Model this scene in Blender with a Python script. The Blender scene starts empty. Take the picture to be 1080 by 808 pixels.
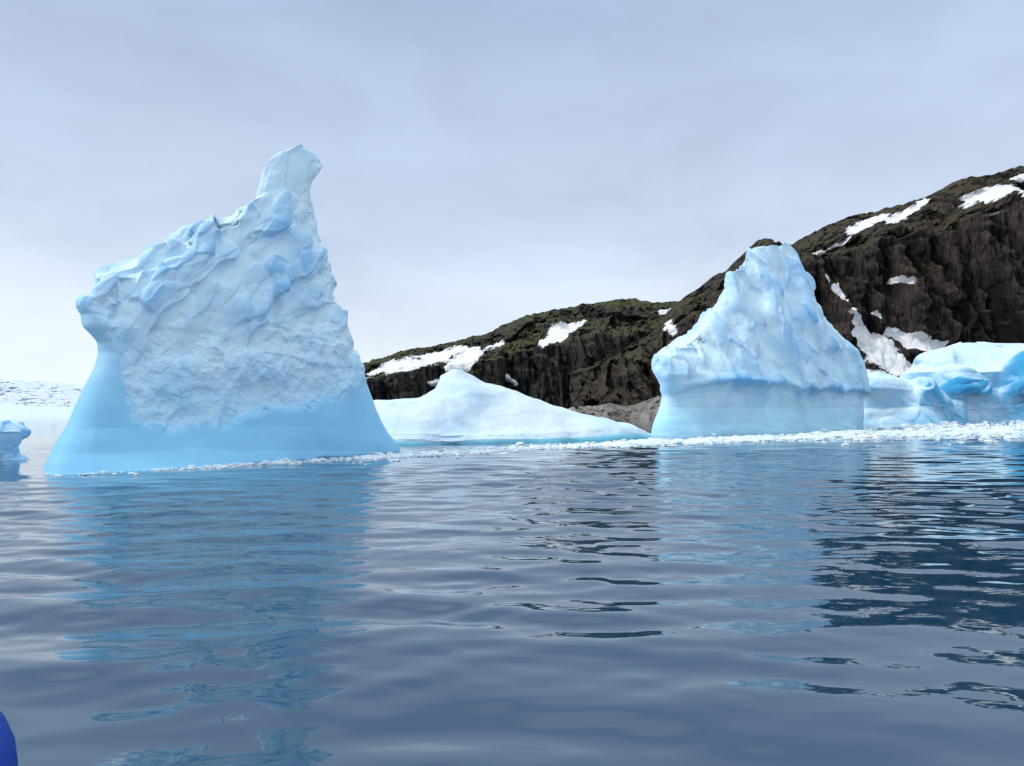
import bpy, math, numpy as np
from mathutils import Vector
rng = np.random.default_rng(7)
F=780.0; CX=540.0; HV=428.0; H=2.2      # lens scale, bearing origin, horizon, eye height

# ------------------------------------------------------------------ noise
def hsh(ix,iy,iz,s):
    with np.errstate(over='ignore'):
        n=(ix.astype(np.int64)*374761393+iy.astype(np.int64)*668265263+iz.astype(np.int64)*1274126177+s*974634777)&0xffffffff
        n=((n^(n>>13))*1274126177)&0xffffffff
        n=((n^(n>>16))*2246822519)&0xffffffff
        n=(n^(n>>15))
    return n.astype(np.float64)/4294967295.0
def vnoise(p,s=0):
    i=np.floor(p); f=p-i; f=f*f*f*(f*(f*6-15)+10)
    i=i.astype(np.int64); r=0
    for a in (0,1):
        wx=f[:,0] if a else 1-f[:,0]
        for b in (0,1):
            wy=f[:,1] if b else 1-f[:,1]
            for c in (0,1):
                wz=f[:,2] if c else 1-f[:,2]
                r=r+wx*wy*wz*hsh(i[:,0]+a,i[:,1]+b,i[:,2]+c,s)
    return r*2-1
def fbm(p,s=0,o=4,g=0.5):
    r=0;a=1;t=0
    for k in range(o):
        r=r+a*vnoise(p*(2.03**k)+k*17.3,s+k); t+=a; a*=g
    return r/t*1.6
def ridged(p,s=0,o=4,g=0.5):
    r=0;a=1;t=0
    for k in range(o):
        r=r+a*(1-2*np.abs(vnoise(p*(2.03**k)+k*9.1,s+k))); t+=a; a*=g
    return r/t
def chisel(p,sc,s=0,k=14.0,grad=1.2):
    q=p/np.array(sc); i=np.floor(q).astype(np.int64)
    W=np.zeros(len(p)); V=np.zeros(len(p))
    for a in (-1,0,1):
        for b in (-1,0,1):
            for c in (-1,0,1):
                cx,cy,cz=i[:,0]+a,i[:,1]+b,i[:,2]+c
                dx=q[:,0]-(cx+hsh(cx,cy,cz,s)); dy=q[:,1]-(cy+hsh(cx,cy,cz,s+1)); dz=q[:,2]-(cz+hsh(cx,cy,cz,s+2))
                w=np.exp(-k*(dx*dx+dy*dy+dz*dz))+1e-12
                v=(hsh(cx,cy,cz,s+3)*2-1)+grad*((hsh(cx,cy,cz,s+4)*2-1)*dx+(hsh(cx,cy,cz,s+5)*2-1)*dz*1.0)
                W+=w; V+=w*v
    return V/W
def scallop(p,sc,s=0):
    # cupped melt hollows: squared distance to nearest seed, sharp rims between cups
    q=p/np.array(sc); i=np.floor(q).astype(np.int64); m=np.full(len(p),9.0)
    for a in (-1,0,1):
        for b in (-1,0,1):
            for c in (-1,0,1):
                cx,cy,cz=i[:,0]+a,i[:,1]+b,i[:,2]+c
                dx=q[:,0]-(cx+hsh(cx,cy,cz,s)); dy=q[:,1]-(cy+hsh(cx,cy,cz,s+1)); dz=q[:,2]-(cz+hsh(cx,cy,cz,s+2))
                m=np.minimum(m,dx*dx+dy*dy+dz*dz)
    return m*2-0.6
def sstep(a,b,x):
    t=np.clip((x-a)/(b-a),0,1); return t*t*(3-2*t)
def itp(x,pts):
    pts=sorted(pts); return np.interp(x,[p[0] for p in pts],[p[1] for p in pts])

# ------------------------------------------------------------------ mesh from grid
def grid_mesh(name,P,mat,attrs={},wrap=False,smooth=True):
    nr,nc=P.shape[:2]
    me=bpy.data.meshes.new(name)
    r=np.arange(nr-1)[:,None]; c=np.arange(nc if wrap else nc-1)[None,:]
    c2=(c+1)%nc
    q=np.stack([r*nc+c,r*nc+c2,(r+1)*nc+c2,(r+1)*nc+c],-1).reshape(-1,4)
    co=P.reshape(-1,3)
    me.vertices.add(len(co)); me.vertices.foreach_set('co',co.astype(np.float32).ravel())
    me.loops.add(q.size); me.loops.foreach_set('vertex_index',q.astype(np.int32).ravel())
    me.polygons.add(len(q)); me.polygons.foreach_set('loop_start',np.arange(0,q.size,4,dtype=np.int32))
    me.polygons.foreach_set('loop_total',np.full(len(q),4,dtype=np.int32))
    me.update(calc_edges=True)
    if smooth: me.polygons.foreach_set('use_smooth',np.ones(len(q),dtype=bool))
    for k,v in attrs.items():
        at=me.attributes.new(k,'FLOAT','POINT'); at.data.foreach_set('value',v.astype(np.float32).ravel())
    me.materials.append(mat); me.update()
    ob=bpy.data.objects.new(name,me); bpy.context.collection.objects.link(ob)
    return ob
def gnormal(P,wrap=False):
    if wrap: du=np.roll(P,-1,1)-np.roll(P,1,1)
    else: du=np.gradient(P,axis=1)
    dv=np.gradient(P,axis=0)
    n=np.cross(du,dv); l=np.linalg.norm(n,axis=2,keepdims=True)+1e-9
    return n/l

# ------------------------------------------------------------------ materials
def newmat(name):
    m=bpy.data.materials.new(name); m.use_nodes=True
    nt=m.node_tree; b=nt.nodes['Principled BSDF']; return m,nt,b
def N(nt,t,**k):
    n=nt.nodes.new(t)
    for a,v in k.items(): setattr(n,a,v)
    return n
def noise(nt,scale,detail=6,rough=0.6,vec=None,stretch=None):
    tc=N(nt,'ShaderNodeTexCoord'); mp=N(nt,'ShaderNodeMapping')
    nt.links.new(tc.outputs['Object'],mp.inputs[0])
    if stretch: mp.inputs['Scale'].default_value=stretch
    n=N(nt,'ShaderNodeTexNoise'); n.inputs['Scale'].default_value=scale
    n.inputs['Detail'].default_value=detail; n.inputs['Roughness'].default_value=rough
    nt.links.new(mp.outputs[0],n.inputs['Vector']); return n.outputs['Fac']
def ramp(nt,src,stops):
    r=N(nt,'ShaderNodeValToRGB'); e=r.color_ramp.elements
    while len(e)<len(stops): e.new(0.5)
    for i,(p,c) in enumerate(stops):
        e[i].position=p; e[i].color=(*c,1) if len(c)==3 else c
    nt.links.new(src,r.inputs[0]); return r.outputs[0]
def mix(nt,f,a,b,bt='MIX'):
    m=N(nt,'ShaderNodeMix',data_type='RGBA',blend_type=bt)
    for s,v in ((m.inputs[0],f),(m.inputs[6],a),(m.inputs[7],b)):
        if hasattr(v,'links'): nt.links.new(v,s)
        else: s.default_value=v if not isinstance(v,tuple) else (*v,1)
    return m.outputs[2]
def math_(nt,op,a,b=0.0,clamp=False):
    m=N(nt,'ShaderNodeMath',operation=op,use_clamp=clamp)
    for s,v in ((m.inputs[0],a),(m.inputs[1],b)):
        if hasattr(v,'links'): nt.links.new(v,s)
        else: s.default_value=v
    return m.outputs[0]
def attr(nt,name):
    a=N(nt,'ShaderNodeAttribute'); a.attribute_name=name; return a.outputs['Fac']
def bump(nt,b,h,strength,dist):
    bp=N(nt,'ShaderNodeBump'); bp.inputs['Strength'].default_value=strength; bp.inputs['Distance'].default_value=dist
    nt.links.new(h,bp.inputs['Height']); nt.links.new(bp.outputs[0],b.inputs['Normal']); return bp

def ice_mat(name,white=(0.69,0.885,1.0),blue=(0.12,0.47,0.88),foot=(0.27,0.60,0.92),bscale=3.0,bdist=0.020):
    m,nt,b=newmat(name)
    cav=attr(nt,'cav'); ft=attr(nt,'foot')
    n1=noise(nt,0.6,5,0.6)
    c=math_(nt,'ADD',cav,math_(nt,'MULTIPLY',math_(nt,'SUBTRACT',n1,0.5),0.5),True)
    col=ramp(nt,c,[(0.0,blue),(0.42,tuple(0.42*x+0.58*y for x,y in zip(blue,white))),(0.80,white)])  # bluer dense ice in hollows; tint also stands in for light passing through
    n4=noise(nt,0.25,3,0.5,stretch=(1,1,1.6))
    fc=mix(nt,ramp(nt,n4,[(0.35,(0,0,0)),(0.65,(1,1,1))]),foot,tuple(min(1,x*1.22) for x in foot))
    col=mix(nt,ft,col,fc)
    nt.links.new(col,b.inputs['Base Color'])
    b.inputs['Roughness'].default_value=0.62
    b.inputs['Specular IOR Level'].default_value=0.18
    h=noise(nt,bscale,6,0.6)
    bp=bump(nt,b,h,0.6,bdist)
    inv=math_(nt,'SUBTRACT',1.0,math_(nt,'MULTIPLY',ft,0.95),True)
    nt.links.new(math_(nt,'MULTIPLY',inv,0.6),bp.inputs['Strength'])
    return m
M_ice=ice_mat('glacial_ice')
M_ice2=ice_mat('glacial_ice_far',white=(0.72,0.90,1.0),foot=(0.40,0.71,0.94),bscale=1.5,bdist=0.05)
M_glac=ice_mat('glacier_snow',white=(0.72,0.81,0.91),blue=(0.5,0.68,0.85),foot=(0.7,0.8,0.9),bscale=0.12,bdist=0.9)
M_snow=ice_mat('snow_berg',white=(0.74,0.86,0.97),blue=(0.40,0.70,0.94),foot=(0.20,0.68,0.88),bscale=1.2,bdist=0.10)
M_cyan=ice_mat('blue_ice',white=(0.68,0.87,0.98),blue=(0.07,0.42,0.74),foot=(0.17,0.56,0.84),bscale=1.0,bdist=0.06)

def rock_mat(name,dark,light,moss,mossamt=1.0,snowc=(0.82,0.82,0.84)):
    m,nt,b=newmat(name)
    n1=noise(nt,0.14,8,0.62,stretch=(1,1,0.15)); n2=noise(nt,0.7,8,0.7,stretch=(1.5,1.5,0.22)); n3=noise(nt,0.05,5,0.6)
    n5=noise(nt,0.9,6,0.65)
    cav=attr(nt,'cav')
    f=math_(nt,'ADD',n1,math_(nt,'MULTIPLY',math_(nt,'SUBTRACT',cav,0.5),0.45))  # crevices painted darker: recess shade put into the rock colour
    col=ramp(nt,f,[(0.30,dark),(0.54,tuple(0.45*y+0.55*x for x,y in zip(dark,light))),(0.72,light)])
    col=mix(nt,ramp(nt,n2,[(0.38,(0.0,)*3),(0.60,(1,1,1))]),tuple(x*0.5 for x in dark),col)
    geo=N(nt,'ShaderNodeNewGeometry'); sp=N(nt,'ShaderNodeSeparateXYZ'); nt.links.new(geo.outputs['Normal'],sp.inputs[0])
    up=math_(nt,'MULTIPLY',math_(nt,'SUBTRACT',sp.outputs['Z'],0.45),4.0,True)
    mm=math_(nt,'MULTIPLY',up,ramp(nt,n3,[(0.36,(0.15,)*3),(0.52,(1,1,1))]))
    mm=math_(nt,'MULTIPLY',mm,mossamt,True)
    mm=math_(nt,'MULTIPLY',mm,ramp(nt,n5,[(0.36,(0.2,)*3),(0.56,(1,1,1))]))
    col=mix(nt,mm,col,moss)
    s=attr(nt,'snow')
    sn=math_(nt,'ADD',s,math_(nt,'MULTIPLY',math_(nt,'SUBTRACT',n5,0.5),0.9))
    sf=ramp(nt,sn,[(0.34,(0,0,0)),(0.42,(1,1,1))])
    col=mix(nt,sf,col,snowc)
    nt.links.new(col,b.inputs['Base Color']); b.inputs['Roughness'].default_value=0.85
    b.inputs['Specular IOR Level'].default_value=0.25
    h=noise(nt,0.6,10,0.7,stretch=(1.6,1.6,0.28))
    bp=bump(nt,b,h,1.0,0.9)
    nt.links.new(math_(nt,'SUBTRACT',1.0,math_(nt,'MULTIPLY',sf,0.9)),bp.inputs['Strength'])
    return m
M_rock=rock_mat('dark_rock',(0.010,0.009,0.010),(0.096,0.070,0.060),(0.072,0.066,0.022),0.8)
M_rock2=rock_mat('dark_cliff_rock',(0.010,0.012,0.014),(0.074,0.068,0.062),(0.082,0.088,0.026),1.0)
M_shore=rock_mat('pale_shore_rock',(0.18,0.165,0.15),(0.45,0.40,0.36),(0.40,0.36,0.32),0.5)

# ------------------------------------------------------------------ iceberg loft
def place(u,v,y):
    return np.stack([(u-CX)/F*y, y, H+(HV-v)/F*y],-1)
def berg(name,L,R,Dpts,bf,bb,mat,disp,nrow=600,nfr=440,nbk=120,pw=0.75,jag=0.0,jagv=(0,0)):
    v0=min(p[0] for p in L); v1=max(p[0] for p in L)
    v=np.linspace(v0,v1,nrow)
    l=itp(v,L); r=itp(v,R)
    ker=np.hanning(19); ker/=ker.sum()
    def sm(x): return np.convolve(np.pad(x,9,mode='edge'),ker,'valid')
    l2,r2=sm(l),sm(r); k_=sstep(v0,v0+14,v); l=l*(1-k_)+l2*k_; r=r*(1-k_)+r2*k_
    if jag:
        z1=np.stack([v*0.09,v*0,v*0],-1); f=jag*sstep(v0,v0+20,v)*(1-sstep(jagv[0],jagv[1],v))
        l=l+fbm(z1,3,4,0.5)*f; r=r+fbm(z1+50,5,4,0.5)*f
    r=np.maximum(r,l+0.2)
    th=np.concatenate([np.linspace(math.pi,0,nfr,endpoint=False),np.linspace(0,-math.pi,nbk,endpoint=False)])
    V=np.repeat(v[:,None],len(th),1); T=np.repeat(th[None,:],nrow,0)
    c=((l+r)/2)[:,None]; w=((r-l)/2)[:,None]
    U=c+w*np.cos(T)
    s=np.sin(T); s=np.sign(s)*np.abs(s)**pw
    D=itp(U,Dpts)
    B=np.where(s>0,itp(V,bf),itp(V,bb))
    Y=D-B*s
    P=place(U,V,Y)
    a=disp(U,V,P)
    for d in a['stages']:
        n=gnormal(P,True)
        P=P+n*(d(P)*1.0)[...,None]
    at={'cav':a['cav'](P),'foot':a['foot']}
    return grid_mesh(name,P,mat,at,wrap=True)
def R_(f,P):
    s=P.shape; return f(P.reshape(-1,3)).reshape(s[:2])
def shear(P,k):
    return P+np.stack([P[...,2]*k,P[...,2]*0,P[...,2]*0],-1)

# ---- big left berg
L=[(152,308),(157,292),(166,279),(178,272),(190,267),(205,261),(212,246),(222,237),(230,205),(236,186),(250,172),(262,150),(276,120),(288,99),(300,95),(312,87),(320,86),(330,90),(343,90),(350,96),(360,103),(372,104),(388,99),(410,87),(440,68),(465,50),(485,40),(500,35),(540,28)]
Rr=[(152,322),(157,332),(166,341),(176,348),(184,344),(194,338),(204,336),(220,340),(245,344),(270,353),(300,361),(335,368),(370,379),(400,388),(430,398),(455,410),(470,420),(480,424),(540,432)]
def disp1(U,V,P):
    bl=itp(U,[(60,300),(108,345),(122,360),(132,432),(160,446),(230,440),(300,425),(360,415),(385,398),(430,392)])
    wob=R_(lambda q:fbm(q*0.9,21,5,0.6),P)*11
    rough=1-sstep(-9,12,V-bl-wob)
    rough=rough*sstep(-8,18,U-(itp(V,[(300,70),(345,112),(380,124),(440,128),(600,128)])+wob*0.9))
    rough=np.maximum(rough,sstep(325,300,V))
    rub=sstep(330,385,V+wob*2.2+(U-250)*0.16)*rough
    edge=sstep(160,235,V)*0.75+0.25
    lip=1-0.6*sstep(135,95,U)
    var=np.clip(0.75+0.9*R_(lambda p:fbm(p*0.4,91,2),P),0.25,1.5)
    st={}
    def d1(P):
        q=shear(P,-0.42)
        wv=R_(lambda p:fbm(p*0.45,71,2),P)*0.45; q=q+np.stack([wv,wv*0,wv],-1)
        d=R_(lambda p:chisel(p,(1.25,2.2,3.0),31,k=28,grad=2.2),q)*0.19
        e=R_(lambda p:ridged(p*np.array([0.55,0.3,0.12]),41,3,0.4),q)*0.28
        st['a']=d+e*0.7
        return (d+e)*(rough*(1-0.7*rub))*edge*lip + rough*0.16*lip + R_(lambda p:fbm(p*0.2,77,2),P)*0.30*(1-rough)
    def d2(P):
        q=shear(P,-0.38)
        d=R_(lambda p:chisel(p,(0.5,0.9,1.15),36,k=26,grad=2.2),q)*0.06*var
        s2=R_(lambda p:scallop(p,(0.50,0.8,0.75),35),q)*0.05
        e=(R_(lambda p:chisel(p,(0.6,0.6,0.5),55,k=20,grad=1.8),P)*0.065*var+R_(lambda p:fbm(p*0.8,57,5,0.55),P)*0.18)
        st['b']=d+s2; st['e']=e
        return (d+s2)*rough*(1-rub)*edge+e*rub + R_(lambda p:fbm(p*2.5,12,2),P)*0.012*rough*var+R_(lambda p:fbm(p*np.array([0.5,0.5,0.35]),13,3),P)*0.035*(1-rough)
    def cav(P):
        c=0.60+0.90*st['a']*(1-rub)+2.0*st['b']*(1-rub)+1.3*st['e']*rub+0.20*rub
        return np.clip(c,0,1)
    ft=np.clip((1-rough)*(0.5+0.5*sstep(340,450,V))+rough*0.35*sstep(340,440,V+wob),0,1)
    return dict(stages=[d1,d2],cav=cav,foot=ft)
berg('iceberg',L,Rr,[(20,24.0),(100,26.3),(200,29.5),(300,32.8),(440,37.6)],
     [(152,0.4),(200,0.8),(260,1.2),(320,1.6),(380,1.9),(420,2.0),(450,2.2),(475,2.6),(500,3.3),(540,4.2)],
     [(152,0.4),(250,1.8),(400,3.5),(540,5.5)],M_ice,disp1,nrow=760,nfr=600,jag=1.0,jagv=(300,345))

# ---- right berg
L=[(259,806),(262,796),(268,786),(278,775),(292,763),(312,755),(328,742),(340,730),(352,712),(360,696),(372,690),(390,692),(405,697),(420,698),(435,695),(450,692),(470,689),(500,686)]
Rr=[(259,826),(263,834),(272,840),(285,845),(298,853),(312,860),(325,872),(340,884),(355,892),(370,902),(382,906),(395,911),(406,914),(415,911),(430,910),(445,909),(470,911),(500,913)]
def disp2(U,V,P):
    line=itp(U,[(690,375),(700,396),(740,392),(765,404),(790,400),(830,404),(915,408)])
    wob=R_(lambda q:fbm(q*0.25,121,4,0.55),P)*10
    rough=1-sstep(-9,11,V-line-wob)
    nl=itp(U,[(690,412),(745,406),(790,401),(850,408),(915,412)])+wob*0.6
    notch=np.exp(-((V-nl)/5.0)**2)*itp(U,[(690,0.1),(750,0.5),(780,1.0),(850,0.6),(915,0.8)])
    st={}
    fl=(sstep(258,300,V)*0.85+0.15)*(1-sstep(345,395,V))
    def d1(P):
        q=shear(P,0.35)
        wv=R_(lambda p:fbm(p*0.2,171,2),P)*1.0; q=q+np.stack([wv,wv*0,wv],-1)
        e=R_(lambda p:ridged(p*np.array([0.26,0.14,0.04]),141,3,0.4),q)*1.25*fl
        d=e+R_(lambda p:chisel(p,(3.2,4.5,6),131,k=24,grad=1.9),q)*0.42*rough*(0.4+0.6*sstep(262,300,V))
        st['a']=d
        return d - notch*0.6 + (1-rough)*R_(lambda p:fbm(p*0.12,177,2),P)*0.7
    def d2(P):
        q=shear(P,0.35)
        d=R_(lambda p:chisel(p,(1.1,1.5,2.2),135,k=22,grad=1.9),q)*0.12+R_(lambda p:scallop(p,(1.1,1.6,1.7),139),q)*0.07+R_(lambda p:fbm(p*0.8,157,4,0.5),P)*0.08
        st['b']=d
        return d*rough + R_(lambda p:fbm(p*np.array([0.2,0.2,0.9]),113,3),P)*0.08*(1-rough)
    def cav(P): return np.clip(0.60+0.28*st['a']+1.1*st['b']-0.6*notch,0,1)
    ft=(1-rough)*(0.3+0.6*sstep(415,450,V))+rough*0.25*sstep(350,400,V)
    return dict(stages=[d1,d2],cav=cav,foot=np.clip(ft,0,1))
berg('iceberg',L,Rr,[(680,55),(700,56.5),(900,73),(915,75)],
     [(259,0.8),(300,2.6),(340,4.2),(375,5.2),(395,5.8),(404,5.8),(415,5.3),(430,5.2),(450,6.0),(500,8.5)],
     [(259,1),(340,5),(400,8),(500,12)],M_ice2,disp2,nrow=520,nfr=420,jag=0.9,jagv=(380,400))

# ---- low snow-covered berg between
L=[(389,478),(392,473),(396,464),(402,461),(409,458),(413,450),(417,436),(419,400),(422,392),(435,380),(470,360),(500,350)]
Rr=[(389,486),(393,492),(398,503),(406,515),(416,540),(424,560),(432,582),(438,602),(443,628),(447,660),(452,688),(460,696),(480,700),(500,705)]
def disp3(U,V,P):
    def d1(P): return R_(lambda p:fbm(p*0.16,211,3),P)*0.6*sstep(389,410,V)+R_(lambda p:ridged(p*np.array([0.2,0.2,0.5]),217,2),P)*0.15*sstep(389,405,V)
    def d2(P): return R_(lambda p:fbm(p*0.8,231,4,0.5),P)*0.07
    cut=sstep(0.35,0.05,P[...,2])
    return dict(stages=[d1,d2],cav=lambda P:np.clip(0.72+0.3*R_(lambda p:fbm(p*0.3,241,3),P),0,1),foot=cut*0.9)
berg('snow_covered_iceberg',L,Rr,[(340,44.6),(700,55.4)],
     [(389,0.8),(410,2.5),(430,4.0),(455,6.0),(462,6.3),(500,6.6)],[(389,1),(420,5),(500,9)],M_snow,disp3,nrow=260,nfr=420,nbk=80)

# ---- broken ice at right
def dispR(seed,cs,amp,det=0.12,hol=()):
    def f(U,V,P):
        st={}
        hs=np.zeros_like(U)
        wu=R_(lambda p:fbm(p*0.2,seed+31,2),P)*0.35
        for (hu,hv,ru,rv,dep) in hol:
            hs=np.maximum(hs,dep*sstep(1.3,0.35,np.hypot((U-hu)/ru,(V-hv)/rv)+wu))
        def d1(P):
            d=R_(lambda p:chisel(p,(cs,cs,cs*0.8),seed,k=13,grad=1.8),P)*amp+R_(lambda p:fbm(p/cs*1.0,seed+3,2),P)*amp*0.6; st['a']=d
            return d*sstep(V.min(),V.min()+18,V)-hs
        def d2(P):
            d=R_(lambda p:chisel(p,(cs*.35,cs*.35,cs*.35),seed+9,k=18,grad=1.8),P)*amp*det
            return d+R_(lambda p:fbm(p*0.6,seed+5,4,.55),P)*0.07*amp
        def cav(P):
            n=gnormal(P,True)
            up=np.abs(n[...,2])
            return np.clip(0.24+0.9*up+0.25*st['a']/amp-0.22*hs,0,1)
        return dict(stages=[d1,d2],cav=cav,foot=sstep(1.2,0.2,P[...,2])*0.5)
    return f
L=[(362,1014),(365,1000),(371,986),(377,970),(384,955),(392,946),(405,940),(420,936),(432,925),(445,915),(465,910)]
Rr=[(362,1030),(364,1080),(368,1180),(380,1220),(400,1240),(465,1260)]
berg('fractured_iceberg',L,Rr,[(900,112),(1260,128)],[(362,2),(372,6),(385,9),(392,11),(410,10),(430,12),(465,14)],[(362,3),(465,20)],M_cyan,
     dispR(313,13.5,1.15,0.2,[(1008,408,28,15,2.6),(968,424,18,9,1.4),(1068,408,14,20,3.4),(1110,405,20,18,2.5)]),nrow=300,nfr=500,nbk=60,pw=0.5)
L=[(392,924),(396,912),(402,908),(425,906),(445,904),(465,900)]
Rr=[(392,930),(396,945),(405,975),(425,1000),(445,1010),(465,1020)]
berg('fractured_iceberg',L,Rr,[(890,98),(1010,104)],[(392,1),(400,3),(410,4),(430,4),(465,8)],[(392,1),(465,8)],M_cyan,dispR(411,8,0.75,0.2),nrow=200,nfr=260,nbk=60)
# small bergy bit at far left
L=[(440,-60),(446,-110),(455,-140),(490,-160),(520,-165)]
Rr=[(440,-20),(446,8),(452,24),(460,27),(470,20),(484,28),(492,34),(520,38)]
berg('small_iceberg',L,Rr,[(-170,30),(40,30.5)],[(440,0.5),(455,1.2),(475,1.0),(490,1.6),(520,2.2)],[(440,1),(520,3)],M_ice,dispR(511,1.3,0.2,0.3),nrow=200,nfr=260,nbk=60)

# ------------------------------------------------------------------ terrain relief
def capsules(U,V,caps,wn):
    m=np.zeros_like(U)
    for (u1,v1,u2,v2,r1,r2) in caps:
        dx,dy=u2-u1,v2-v1; t=np.clip(((U-u1)*dx+(V-v1)*dy)/(dx*dx+dy*dy+1e-9),0,1)
        d=np.hypot(U-u1-t*dx,(V-v1-t*dy))
        m=np.maximum(m,sstep(3.0,-3.0,d-(r1+(r2-r1)*t)+wn))
    return m
def hill(name,u0,u1,crest,base,Y0,Y1,mat,caps=[],nc=800,nr=360,big=6,med=2.2,seed=0,prof=((0,0),(1,1)),rag=2.0,vert=1.0):
    u=np.linspace(u0,u1,nc); t=np.concatenate([np.linspace(0,1,nr),np.linspace(1.01,1.8,50)])
    U,T=np.meshgrid(u,t)
    cr=itp(u,crest)
    z=np.stack([u*0.035,u*0,u*0],-1)
    cr=cr-(ridged(z,seed+1,5,0.55))*rag-np.abs(fbm(z*4,seed+2,3))*rag*0.4
    vc=cr[None,:]
    front=np.clip(T,0,1)
    V=base+(vc-base)*front
    z2=np.stack([U*0.02,T*3.0,U*0],-1)
    tw=np.clip(front+R_(lambda p:fbm(p,seed+71,4),z2)*0.08*sstep(0,0.15,front)*sstep(1,0.85,front),0,1)
    Y=Y0+(Y1-Y0)*itp(tw,list(prof))
    back=np.clip(T-1,0,1)
    Z=H+(HV-V)/F*Y
    X=(U-CX)/F*Y
    Y2=Y+back*(Y1-Y0)*1.5; Z=Z-(back**1.5)*Z*0.9
    P=np.stack([X,Y2,Z],-1)
    wn=R_(lambda p:fbm(p*np.array([0.12,0.12,0.2]),seed+3,5,0.65),P)*3.5
    sn=capsules(U,V,caps,wn)
    k=(1-0.75*sn)
    cf=0.2+0.8*sstep(1.0,0.9,T); cf=np.where(T>1,0.2,cf)
    q=P+np.stack([P[...,2]*0.15,P[...,2]*0,P[...,2]*0],-1)
    d=R_(lambda p:chisel(p,(14,30,60),seed+21,k=26,grad=1.8),q)*big+R_(lambda p:ridged(p*np.array([1/24,1/60,1/130]),seed+11,3,0.45),q)*big*0.9
    P=P-np.stack([0*d,d*cf*k,0*d],-1); D1=d/max(big,.01)
    d=R_(lambda p:chisel(p,(3.6,8,16),seed+31,k=30,grad=2.2),q)*med*1.1+R_(lambda p:ridged(p*np.array([0.24,0.1,0.028]),seed+41,4,0.55),q)*med*1.1*vert
    e=R_(lambda p:chisel(p,(9,9,3.6),seed+61,k=18,grad=1.2),q)*med*0.35
    D2=d/max(med,.01)
    P=P-np.stack([0*d,(d+e)*np.maximum(cf,0.35)*k,-e*cf*k*0.6],-1)
    d=R_(lambda p:chisel(p,(1.3,2.5,4.2),seed+51,k=24,grad=2.2),q)*med*0.32
    P=P-np.stack([0*d,d*k,-0.4*d*k*cf],-1)
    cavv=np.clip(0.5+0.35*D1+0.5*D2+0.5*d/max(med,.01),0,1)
    if mat.name.startswith(('glac','snow')): cavv=np.full_like(U,0.75)
    return grid_mesh(name,P,mat,{'snow':sn,'cav':cavv,'foot':np.zeros_like(U)})
crestR=[(560,400),(640,372),(690,345),(715,320),(740,302),(752,292),(765,287),(790,262),(800,254),(812,252),(822,262),(835,258),(870,240),(900,228),(930,222),(960,214),(985,205),(1000,195),(1020,188),(1050,182),(1080,176),(1150,165),(1300,150),(1500,190)]
capsR=[(1004,218,1030,210,4,7),(1030,210,1055,206,9,9),(1055,208,1092,213,9,8),(1046,196,1075,200,2,3),(1073,187,1090,184,3,5),(938,234,955,224,3,4),(955,224,974,215,4,3),(893,247,905,239,4,5),(905,239,930,230,5,2.5),(860,268,888,256,2,3),
 (890,332,903,350,6,10),(903,350,922,370,11,14),(922,370,954,390,14,10),(936,350,958,362,4,6),(958,360,968,366,5,8),(968,366,985,371,6,10),(984,372,1005,380,7,4),(880,304,893,326,4,4),(898,394,930,400,3,5),(1010,380,1060,380,3,3),(702,346,706,352,4,4),(940,298,950,299,2,1.5),(870,290,874,296,2,2),(1030,232,1036,230,1.5,1.5),(920,330,926,336,2,1.5),(862,322,868,335,1,2)]
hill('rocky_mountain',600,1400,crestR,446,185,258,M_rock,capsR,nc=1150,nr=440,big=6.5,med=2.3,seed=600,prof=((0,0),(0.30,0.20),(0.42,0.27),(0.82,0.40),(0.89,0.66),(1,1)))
crestL=[(340,388),(380,384),(400,378),(440,368),(480,360),(510,353),(530,344),(548,335),(570,330),(600,324),(640,318),(670,316),(690,318),(720,320),(740,322),(800,330),(860,345)]
capsL=[(386,396,410,389,2,5),(410,389,440,383,6,5),(440,383,470,375,4,6),(474,388,488,381,5,10),(488,381,503,372,10,6),(476,371,490,367,3,3),(572,362,585,354,3,6),(585,354,600,348,7,6),(600,348,616,338,5,2),(692,355,700,347,3,6),(700,347,708,338,6,3),(698,329,718,324,2,3),(675,384,684,402,4,4),(535,398,545,404,1,1),(510,368,530,362,1,2),(455,404,470,400,2,1)]
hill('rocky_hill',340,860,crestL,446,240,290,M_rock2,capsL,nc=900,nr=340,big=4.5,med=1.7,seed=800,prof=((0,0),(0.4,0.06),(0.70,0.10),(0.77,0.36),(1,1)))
crestS=[(560,440),(590,434),(605,428),(625,429),(650,426),(670,428),(690,420),(705,418),(730,425),(800,436)]
hill('shore_rocks',560,800,crestS,450,125,140,M_shore,[],nc=400,nr=90,big=1.0,med=1.2,seed=900,rag=2.5)
# distant ice cap, left
hill('glacier',-700,460,[(-700,380),(-300,390),(0,400),(30,402),(60,404),(90,408),(200,418),(460,430)],436,380,620,M_glac,[],nc=700,nr=200,big=3,med=1.3,seed=950,rag=1.2)
hill('snow_slope',-500,380,[(-500,420),(-100,426),(0,429),(30,432),(60,437),(120,440),(380,441)],466,75,150,M_snow,[],nc=500,nr=90,big=0.5,med=0.1,seed=980,rag=0.4)

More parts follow.
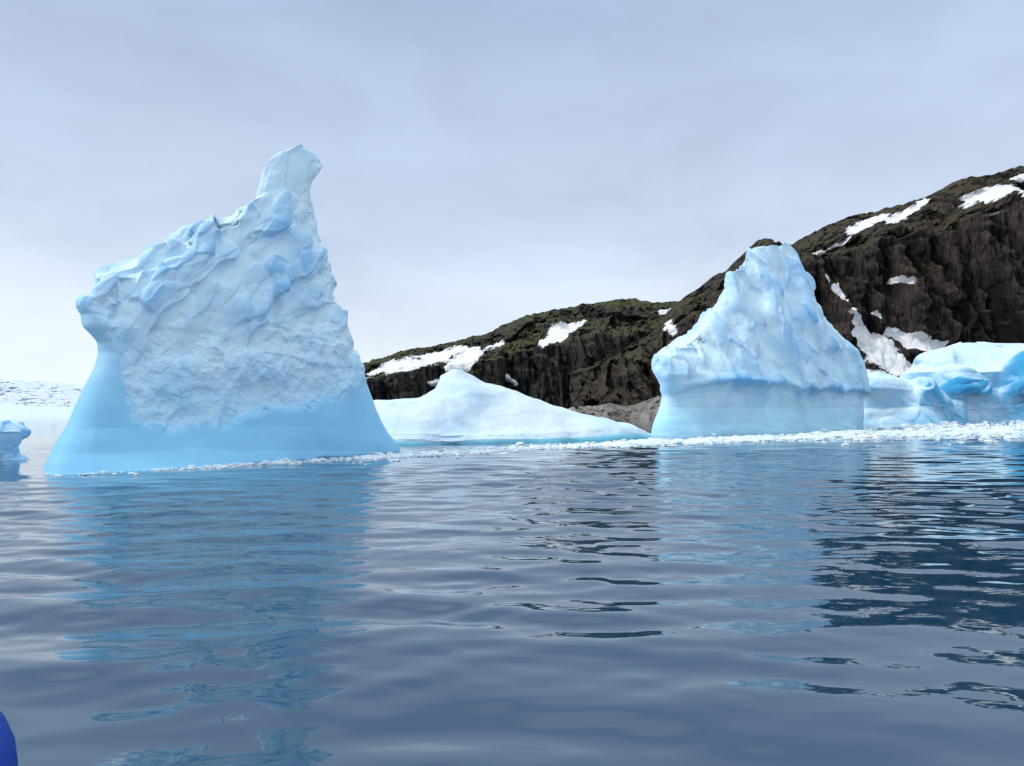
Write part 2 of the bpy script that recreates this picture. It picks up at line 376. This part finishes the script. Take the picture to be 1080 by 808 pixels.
# ------------------------------------------------------------------ water
r=np.concatenate([np.geomspace(0.8,4.0,90,endpoint=False),1716/np.arange(429,17,-0.42),np.geomspace(101,9000,120)])
a=np.concatenate([np.radians(np.linspace(-80,-42,60,endpoint=False)),np.radians(np.linspace(-42,42,640,endpoint=False)),np.radians(np.linspace(42,80,60))])
Rg,A=np.meshgrid(r,a,indexing='ij')
X=Rg*np.sin(A); Y=Rg*np.cos(A)
dr=np.gradient(r)[:,None]
Z=np.zeros_like(X)
NW=96
lam=np.exp(rng.uniform(math.log(0.2),math.log(7),NW)); ang=rng.normal(0.10,0.42,NW); ph=rng.uniform(0,6.28,NW)
patch=np.clip(0.85+0.8*fbm(np.stack([X.ravel()*0.07,Y.ravel()*0.12,X.ravel()*0],-1),5,3).reshape(X.shape),0.25,1.7)
for i in range(NW):
    k=2*math.pi/lam[i]
    sl=0.0185*math.exp(-(math.log(lam[i]/1.0)/1.0)**2)
    w=sstep(1.8,4.5,lam[i]/dr)
    warp=0.9*np.sin(X*0.21+i)*np.sin(Y*0.17+i*1.7)
    Z+=w*sl/k*np.sin(k*(X*math.sin(ang[i])+Y*math.cos(ang[i]))+ph[i]+warp)*(patch if lam[i]<2.0 else 1)
P=np.stack([X,Y,Z],-1)
m,nt,b=newmat('sea_water')
b.inputs['Base Color'].default_value=(0.010,0.052,0.105,1)
b.inputs['IOR'].default_value=1.85; b.inputs['Roughness'].default_value=0.012
h1=noise(nt,1.0,3,0.45,stretch=(0.6,1.8,1)); h2=noise(nt,1.0,2,0.5,stretch=(3,8,1))
hh=math_(nt,'ADD',h1,math_(nt,'MULTIPLY',h2,0.12))
pn=noise(nt,0.05,3,0.5,stretch=(1,2,1))
bp=bump(nt,b,hh,1.0,0.013)
nt.links.new(ramp(nt,pn,[(0.35,(0.35,)*3),(0.65,(1,1,1))]),bp.inputs['Strength'])
grid_mesh('sea_water',P,m)

# ------------------------------------------------------------------ brash ice
import bmesh
bm=bmesh.new(); bmesh.ops.create_icosphere(bm,subdivisions=2,radius=1.0)
sv=np.array([v.co[:] for v in bm.verts]); sf=np.array([[v.index for v in f.verts] for f in bm.faces]); bm.free()
vl=[(20,501),(40,500),(100,498),(200,493),(300,488),(420,481),(560,473),(690,467),(850,461),(950,457),(1080,455),(1200,454)]
vs=[];fs=[];off=0
def chunks(n,u0,u1,spread,s0,s1,dv=0):
    global off
    for i in range(n):
        u=rng.uniform(u0,u1); v=float(itp(u,vl))+dv+rng.normal(0,spread)*(1 if rng.random()>.15 else 2.2)
        if v<441: continue
        y=1716/(v-428); x=(u-540)/780*y
        s=s0*(s1/s0)**(rng.random()**2.6)
        sc=s*np.array([rng.uniform(.7,1.6),rng.uniform(.7,1.3),rng.uniform(.25,.7)])
        q=sv*(1+0.28*vnoise(sv*1.6+rng.uniform(0,99),i)[:,None])
        q=np.sign(q)*np.abs(q)**0.85
        t=rng.uniform(0,6.28); c_,s_=math.cos(t),math.sin(t)
        q=q*sc; q=np.stack([q[:,0]*c_-q[:,1]*s_,q[:,0]*s_+q[:,1]*c_,q[:,2]],-1)
        vs.append(q+np.array([x,y,0.08*s])); fs.append(sf+off); off+=len(sv)
chunks(1300,50,420,1.0,0.018,0.13)
chunks(2000,380,700,1.1,0.028,0.19)
chunks(2400,640,900,1.2,0.045,0.28)
chunks(2900,860,1200,2.3,0.055,0.40)
chunks(1000,950,1200,2.2,0.06,0.40,-6)
me=bpy.data.meshes.new('brash_ice'); me.from_pydata(np.concatenate(vs).tolist(),[],np.concatenate(fs).tolist())
me.polygons.foreach_set('use_smooth',np.zeros(len(me.polygons),dtype=bool))
m,nt,b=newmat('brash'); c=noise(nt,0.8,3,.5)
nt.links.new(ramp(nt,c,[(0.3,(0.55,0.75,0.90)),(0.55,(0.86,0.92,0.96))]),b.inputs['Base Color']); b.inputs['Roughness'].default_value=0.4
me.materials.append(m); ob=bpy.data.objects.new('brash_ice',me); bpy.context.collection.objects.link(ob)

# ------------------------------------------------------------------ inflatable boat, bow just entering at lower left
boat=bpy.data.objects.new('inflatable_boat',None); bpy.context.collection.objects.link(boat)
def tube(name,pts,rads,mat,n=28):
    pts=[Vector(p) for p in pts]; rows=[]
    for i,p in enumerate(pts):
        d=(pts[min(i+1,len(pts)-1)]-pts[max(i-1,0)]).normalized()
        s=d.cross(Vector((0,0,1))).normalized(); u_=s.cross(d)
        rows.append([tuple(p+(s*math.cos(t)+u_*math.sin(t))*rads[i]) for t in np.linspace(0,2*math.pi,n,endpoint=False)])
    o=grid_mesh(name,np.array(rows),mat,wrap=True); o.parent=boat; return o
mb,nt,b=newmat('blue_boat_fabric'); b.inputs['Base Color'].default_value=(0.004,0.045,0.36,1); b.inputs['Roughness'].default_value=0.55; b.inputs['Specular IOR Level'].default_value=0.2
bump(nt,b,noise(nt,300,2,.5),0.2,0.002)
mg,nt,b=newmat('grey_rubber'); b.inputs['Base Color'].default_value=(0.05,0.05,0.06,1)
bx,by=-2.955,2.90
ts=np.linspace(-1,1,61); pts=[];rad=[]
for t in ts:
    s=abs(t)
    if s<0.35: an=t/0.35*math.pi/2; px=0.62*math.sin(an); py=0.75*math.cos(an); pz=0.42+0.22*math.cos(an)
    else: px=0.62*np.sign(t); py=-(s-0.35)/0.65*3.2; pz=0.42
    rr=0.24*min(1,0.15+(1-s)*12)
    pts.append((bx+px,by-0.1+py*1.0,pz)); rad.append(rr)
tube('tube',pts,rad,mb)
fl=np.array([[(bx-0.5,by-3.2,0.2),(bx+0.5,by-3.2,0.2)],[(bx-0.5,by,0.2),(bx+0.5,by,0.2)],[(bx-0.2,by+0.55,0.3),(bx+0.2,by+0.55,0.3)]])
grid_mesh('floor',fl,mg).parent=boat
tr=np.array([[(bx-0.5,by-3.0,0.1),(bx+0.5,by-3.0,0.1)],[(bx-0.5,by-3.05,0.62),(bx+0.5,by-3.05,0.62)]])
grid_mesh('transom',tr,mg).parent=boat

# ------------------------------------------------------------------ world + sun + camera
w=bpy.data.worlds.new('World'); bpy.context.scene.world=w; w.use_nodes=True; nt=w.node_tree
bg=nt.nodes['Background']; bg.inputs['Strength'].default_value=0.108
sky=N(nt,'ShaderNodeTexSky'); sky.sky_type='NISHITA'; sky.sun_disc=False
SE,SA=math.radians(46),math.radians(-106)
sky.sun_elevation=SE; sky.sun_rotation=SA
tc=N(nt,'ShaderNodeTexCoord'); sp=N(nt,'ShaderNodeSeparateXYZ'); nt.links.new(tc.outputs['Generated'],sp.inputs[0])
def wn_(scale,det,ro,st):
    mp=N(nt,'ShaderNodeMapping'); mp.inputs['Scale'].default_value=st; nt.links.new(tc.outputs['Generated'],mp.inputs[0])
    ns=N(nt,'ShaderNodeTexNoise'); ns.inputs['Scale'].default_value=scale; ns.inputs['Detail'].default_value=det; ns.inputs['Roughness'].default_value=ro
    ns.inputs['Distortion'].default_value=0.4
    nt.links.new(mp.outputs[0],ns.inputs['Vector']); return ns.outputs['Fac']
na=wn_(2.0,6,.52,(1,1,3.2)); nb=wn_(3.2,7,.58,(1,1,2.6))
el=math_(nt,'ADD',sp.outputs['Z'],math_(nt,'MULTIPLY',math_(nt,'SUBTRACT',na,0.5),0.20))
k=1/1.1
g=ramp(nt,el,[(0.0,(.86*k,.95*k,1.0*k)),(0.10,(.78*k,.875*k,.985*k)),(0.22,(.575*k,.675*k,.845*k)),(0.50,(.425*k,.52*k,.715*k)),(0.68,(.87,.965,1.0))])
s_=math_(nt,'ADD',math_(nt,'MULTIPLY',math_(nt,'SUBTRACT',nb,0.5),5.0),11.0)
sc=N(nt,'ShaderNodeVectorMath',operation='SCALE'); nt.links.new(s_,sc.inputs['Scale']); nt.links.new(g,sc.inputs[0])
mx=mix(nt,0.93,sky.outputs[0],sc.outputs[0]); nt.links.new(mx,bg.inputs['Color'])
sl=bpy.data.lights.new('sun','SUN'); sl.energy=1.5; sl.angle=math.radians(10); sl.color=(1,0.98,0.95)
so=bpy.data.objects.new('sun',sl); bpy.context.collection.objects.link(so)
dv=Vector((math.sin(SA)*math.cos(SE),math.cos(SA)*math.cos(SE),math.sin(SE)))
so.rotation_euler=dv.to_track_quat('Z','Y').to_euler()
cam=bpy.data.cameras.new('camera'); co=bpy.data.objects.new('camera',cam); bpy.context.collection.objects.link(co)
co.location=(0,0,H); co.rotation_euler=(math.radians(90),0,0); cam.lens=26; cam.sensor_width=36; cam.shift_y=24/1080
cam.clip_start=0.05; cam.clip_end=20000
bpy.context.scene.camera=co
vs_=bpy.context.scene.view_settings; vs_.view_transform='Standard'; vs_.look='None'; vs_.exposure=0
